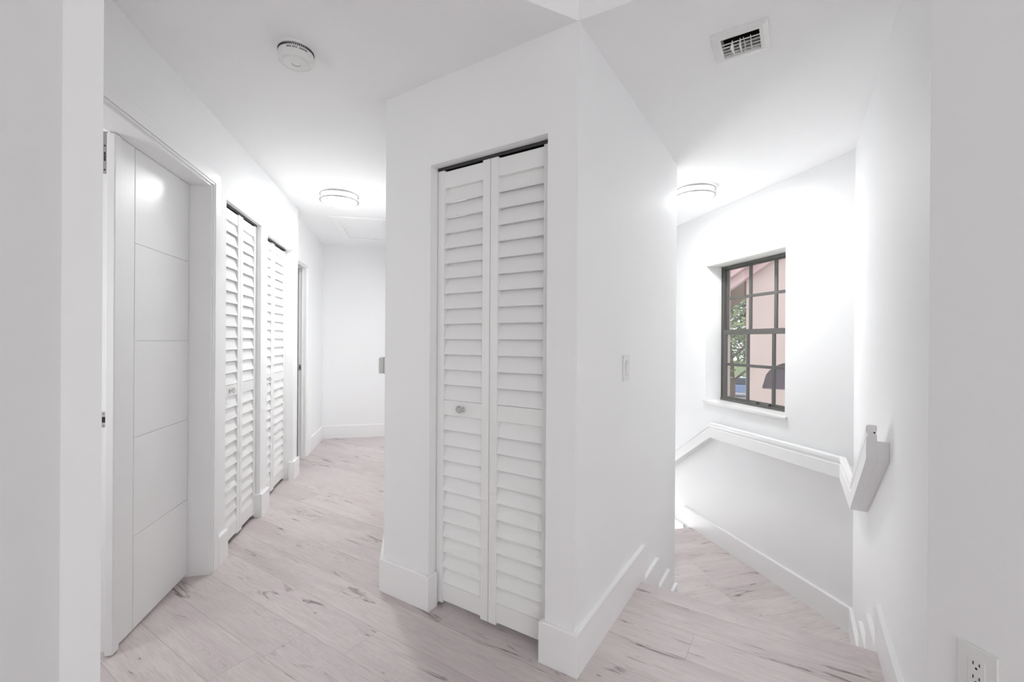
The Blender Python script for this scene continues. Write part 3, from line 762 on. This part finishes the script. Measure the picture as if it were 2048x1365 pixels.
# parked car far down the street
cc = ext(3.0, 38.0, GZ + .02)
car = empty('car', tuple(cc), label='small blue car parked on the street outside the window', cat='car')
def cp(u, v, z_): return cc + C * u + B * v + Z * z_
b = MB()
prof = [(-2.1, .35), (2.1, .35), (2.15, .75), (1.3, .92), (-1.7, .95), (-2.15, .8)]
b.prism([cp(u, -.85, z_) for u, z_ in prof], B * 1.7); obj('body', b, M_car, car, bevel=.06)
b = MB(); b.prism([cp(u, -.74, z_) for u, z_ in [(-1.6, .93), (1.0, .93), (.35, 1.42), (-1.0, 1.45)]], B * 1.48); obj('cabin', b, M_carglass, car, bevel=.05)
b = MB(); b.prism([cp(u, -.70, z_) for u, z_ in [(-1.05, 1.43), (.4, 1.40), (.3, 1.47), (-.95, 1.49)]], B * 1.4); obj('roof', b, M_car, car, bevel=.02)
for u in (-1.3, 1.3):
    for v in (-.87, .67):
        b = MB(); b.lathe(cp(u, v, .32), [(0, 0), (.32, 0), (.32, .2), (0, .2)], B, 20); obj('wheel', b, M_rubber, car)

# ------------------------------------------------------------------ light
wd = bpy.data.worlds.new('sky'); SC.world = wd; wd.use_nodes = True; wd.cycles.sampling_method = 'AUTOMATIC'
n = wd.node_tree; bg = n.nodes['Background']
sk = n.nodes.new('ShaderNodeTexSky'); sk.sky_type = 'NISHITA'; sk.sun_disc = False; sk.sun_elevation = math.radians(50); sk.sun_rotation = math.radians(200); sk.air_density = 1.0; sk.dust_density = 4.0
mx = n.nodes.new('ShaderNodeMix'); mx.data_type = 'RGBA'; mx.inputs[0].default_value = 0.8; mx.inputs[7].default_value = (1.0, 1.0, 1.02, 1)
gm = n.nodes.new('ShaderNodeVectorMath'); gm.operation = 'SCALE'; gm.inputs['Scale'].default_value = 0.12
n.links.new(sk.outputs[0], gm.inputs[0]); n.links.new(gm.outputs[0], mx.inputs[6]); n.links.new(mx.outputs[2], bg.inputs[0])
bg.inputs[1].default_value = 1.6

def area(name, loc, rot, sx, sy, power, col=(1, 1, 1), spread=math.pi):
    ld = bpy.data.lights.new(name, 'AREA'); ld.shape = 'RECTANGLE'; ld.size = sx; ld.size_y = sy; ld.energy = power; ld.color = col; ld.spread = spread
    o = bpy.data.objects.new(name, ld); COL.objects.link(o); o.location = loc; o.rotation_euler = rot; return o
# added fill light behind the camera, set in the back wall opening
area('fill_near_room', (0.66, -2.42, 1.2), (math.radians(90), 0, 0), 0.85, 2.2, 8, (0.985, 0.995, 1.0))
# added fill lights, unseen: far end of the hall, and foot of the stairs
area('fill_hall_end', (Q.x + .10, 5.275, 1.05), (0, math.radians(90), 0), 1.9, 0.9, 1.6, (0.985, 0.995, 1.0))
area('fill_stair_foot', (2.2, 6.45, -1.75), (math.radians(-90), 0, 0), 0.85, 2.0, 44, (0.985, 0.995, 1.0))
# added fill light behind the double door, brightens the leaf edge
area('fill_bedroom', (-2.3, 1.24, 1.35), (math.radians(90), 0, 0), 1.0, 1.3, 12, (0.985, 0.995, 1.0))

# ------------------------------------------------------------------ camera
F, YAW, PIT, ROL, CH = 892.131, 0.2159, -0.0008, 0.00635, 1.2446
cam = bpy.data.cameras.new('camera'); co = bpy.data.objects.new('camera', cam); COL.objects.link(co)
cam.sensor_width = 36.0; cam.lens = F / 2048 * 36.0; cam.clip_start = 0.02; cam.clip_end = 300
fw = V((math.sin(YAW) * math.cos(PIT), math.cos(YAW) * math.cos(PIT), math.sin(PIT)))
rt0 = V((math.cos(YAW), -math.sin(YAW), 0)); up0 = rt0.cross(fw)
rt = rt0 * math.cos(ROL) + up0 * math.sin(ROL); up = up0 * math.cos(ROL) - rt0 * math.sin(ROL)
co.matrix_world = Matrix(((rt.x, up.x, -fw.x, 0), (rt.y, up.y, -fw.y, 0), (rt.z, up.z, -fw.z, CH), (0, 0, 0, 1)))
SC.camera = co

SC.view_settings.view_transform = 'Standard'; SC.view_settings.look = 'None'; SC.view_settings.gamma = 1.0; SC.view_settings.exposure = 0.44
SC.view_settings.use_curve_mapping = False
cy = SC.cycles
cy.use_denoising = True
cy.use_adaptive_sampling = True; cy.adaptive_threshold = 0.10; cy.adaptive_min_samples = 16
cy.max_bounces = 8; cy.diffuse_bounces = 6; cy.glossy_bounces = 2; cy.transmission_bounces = 8; cy.transparent_max_bounces = 8
cy.sample_clamp_indirect = 8.0; cy.caustics_reflective = False; cy.caustics_refractive = False
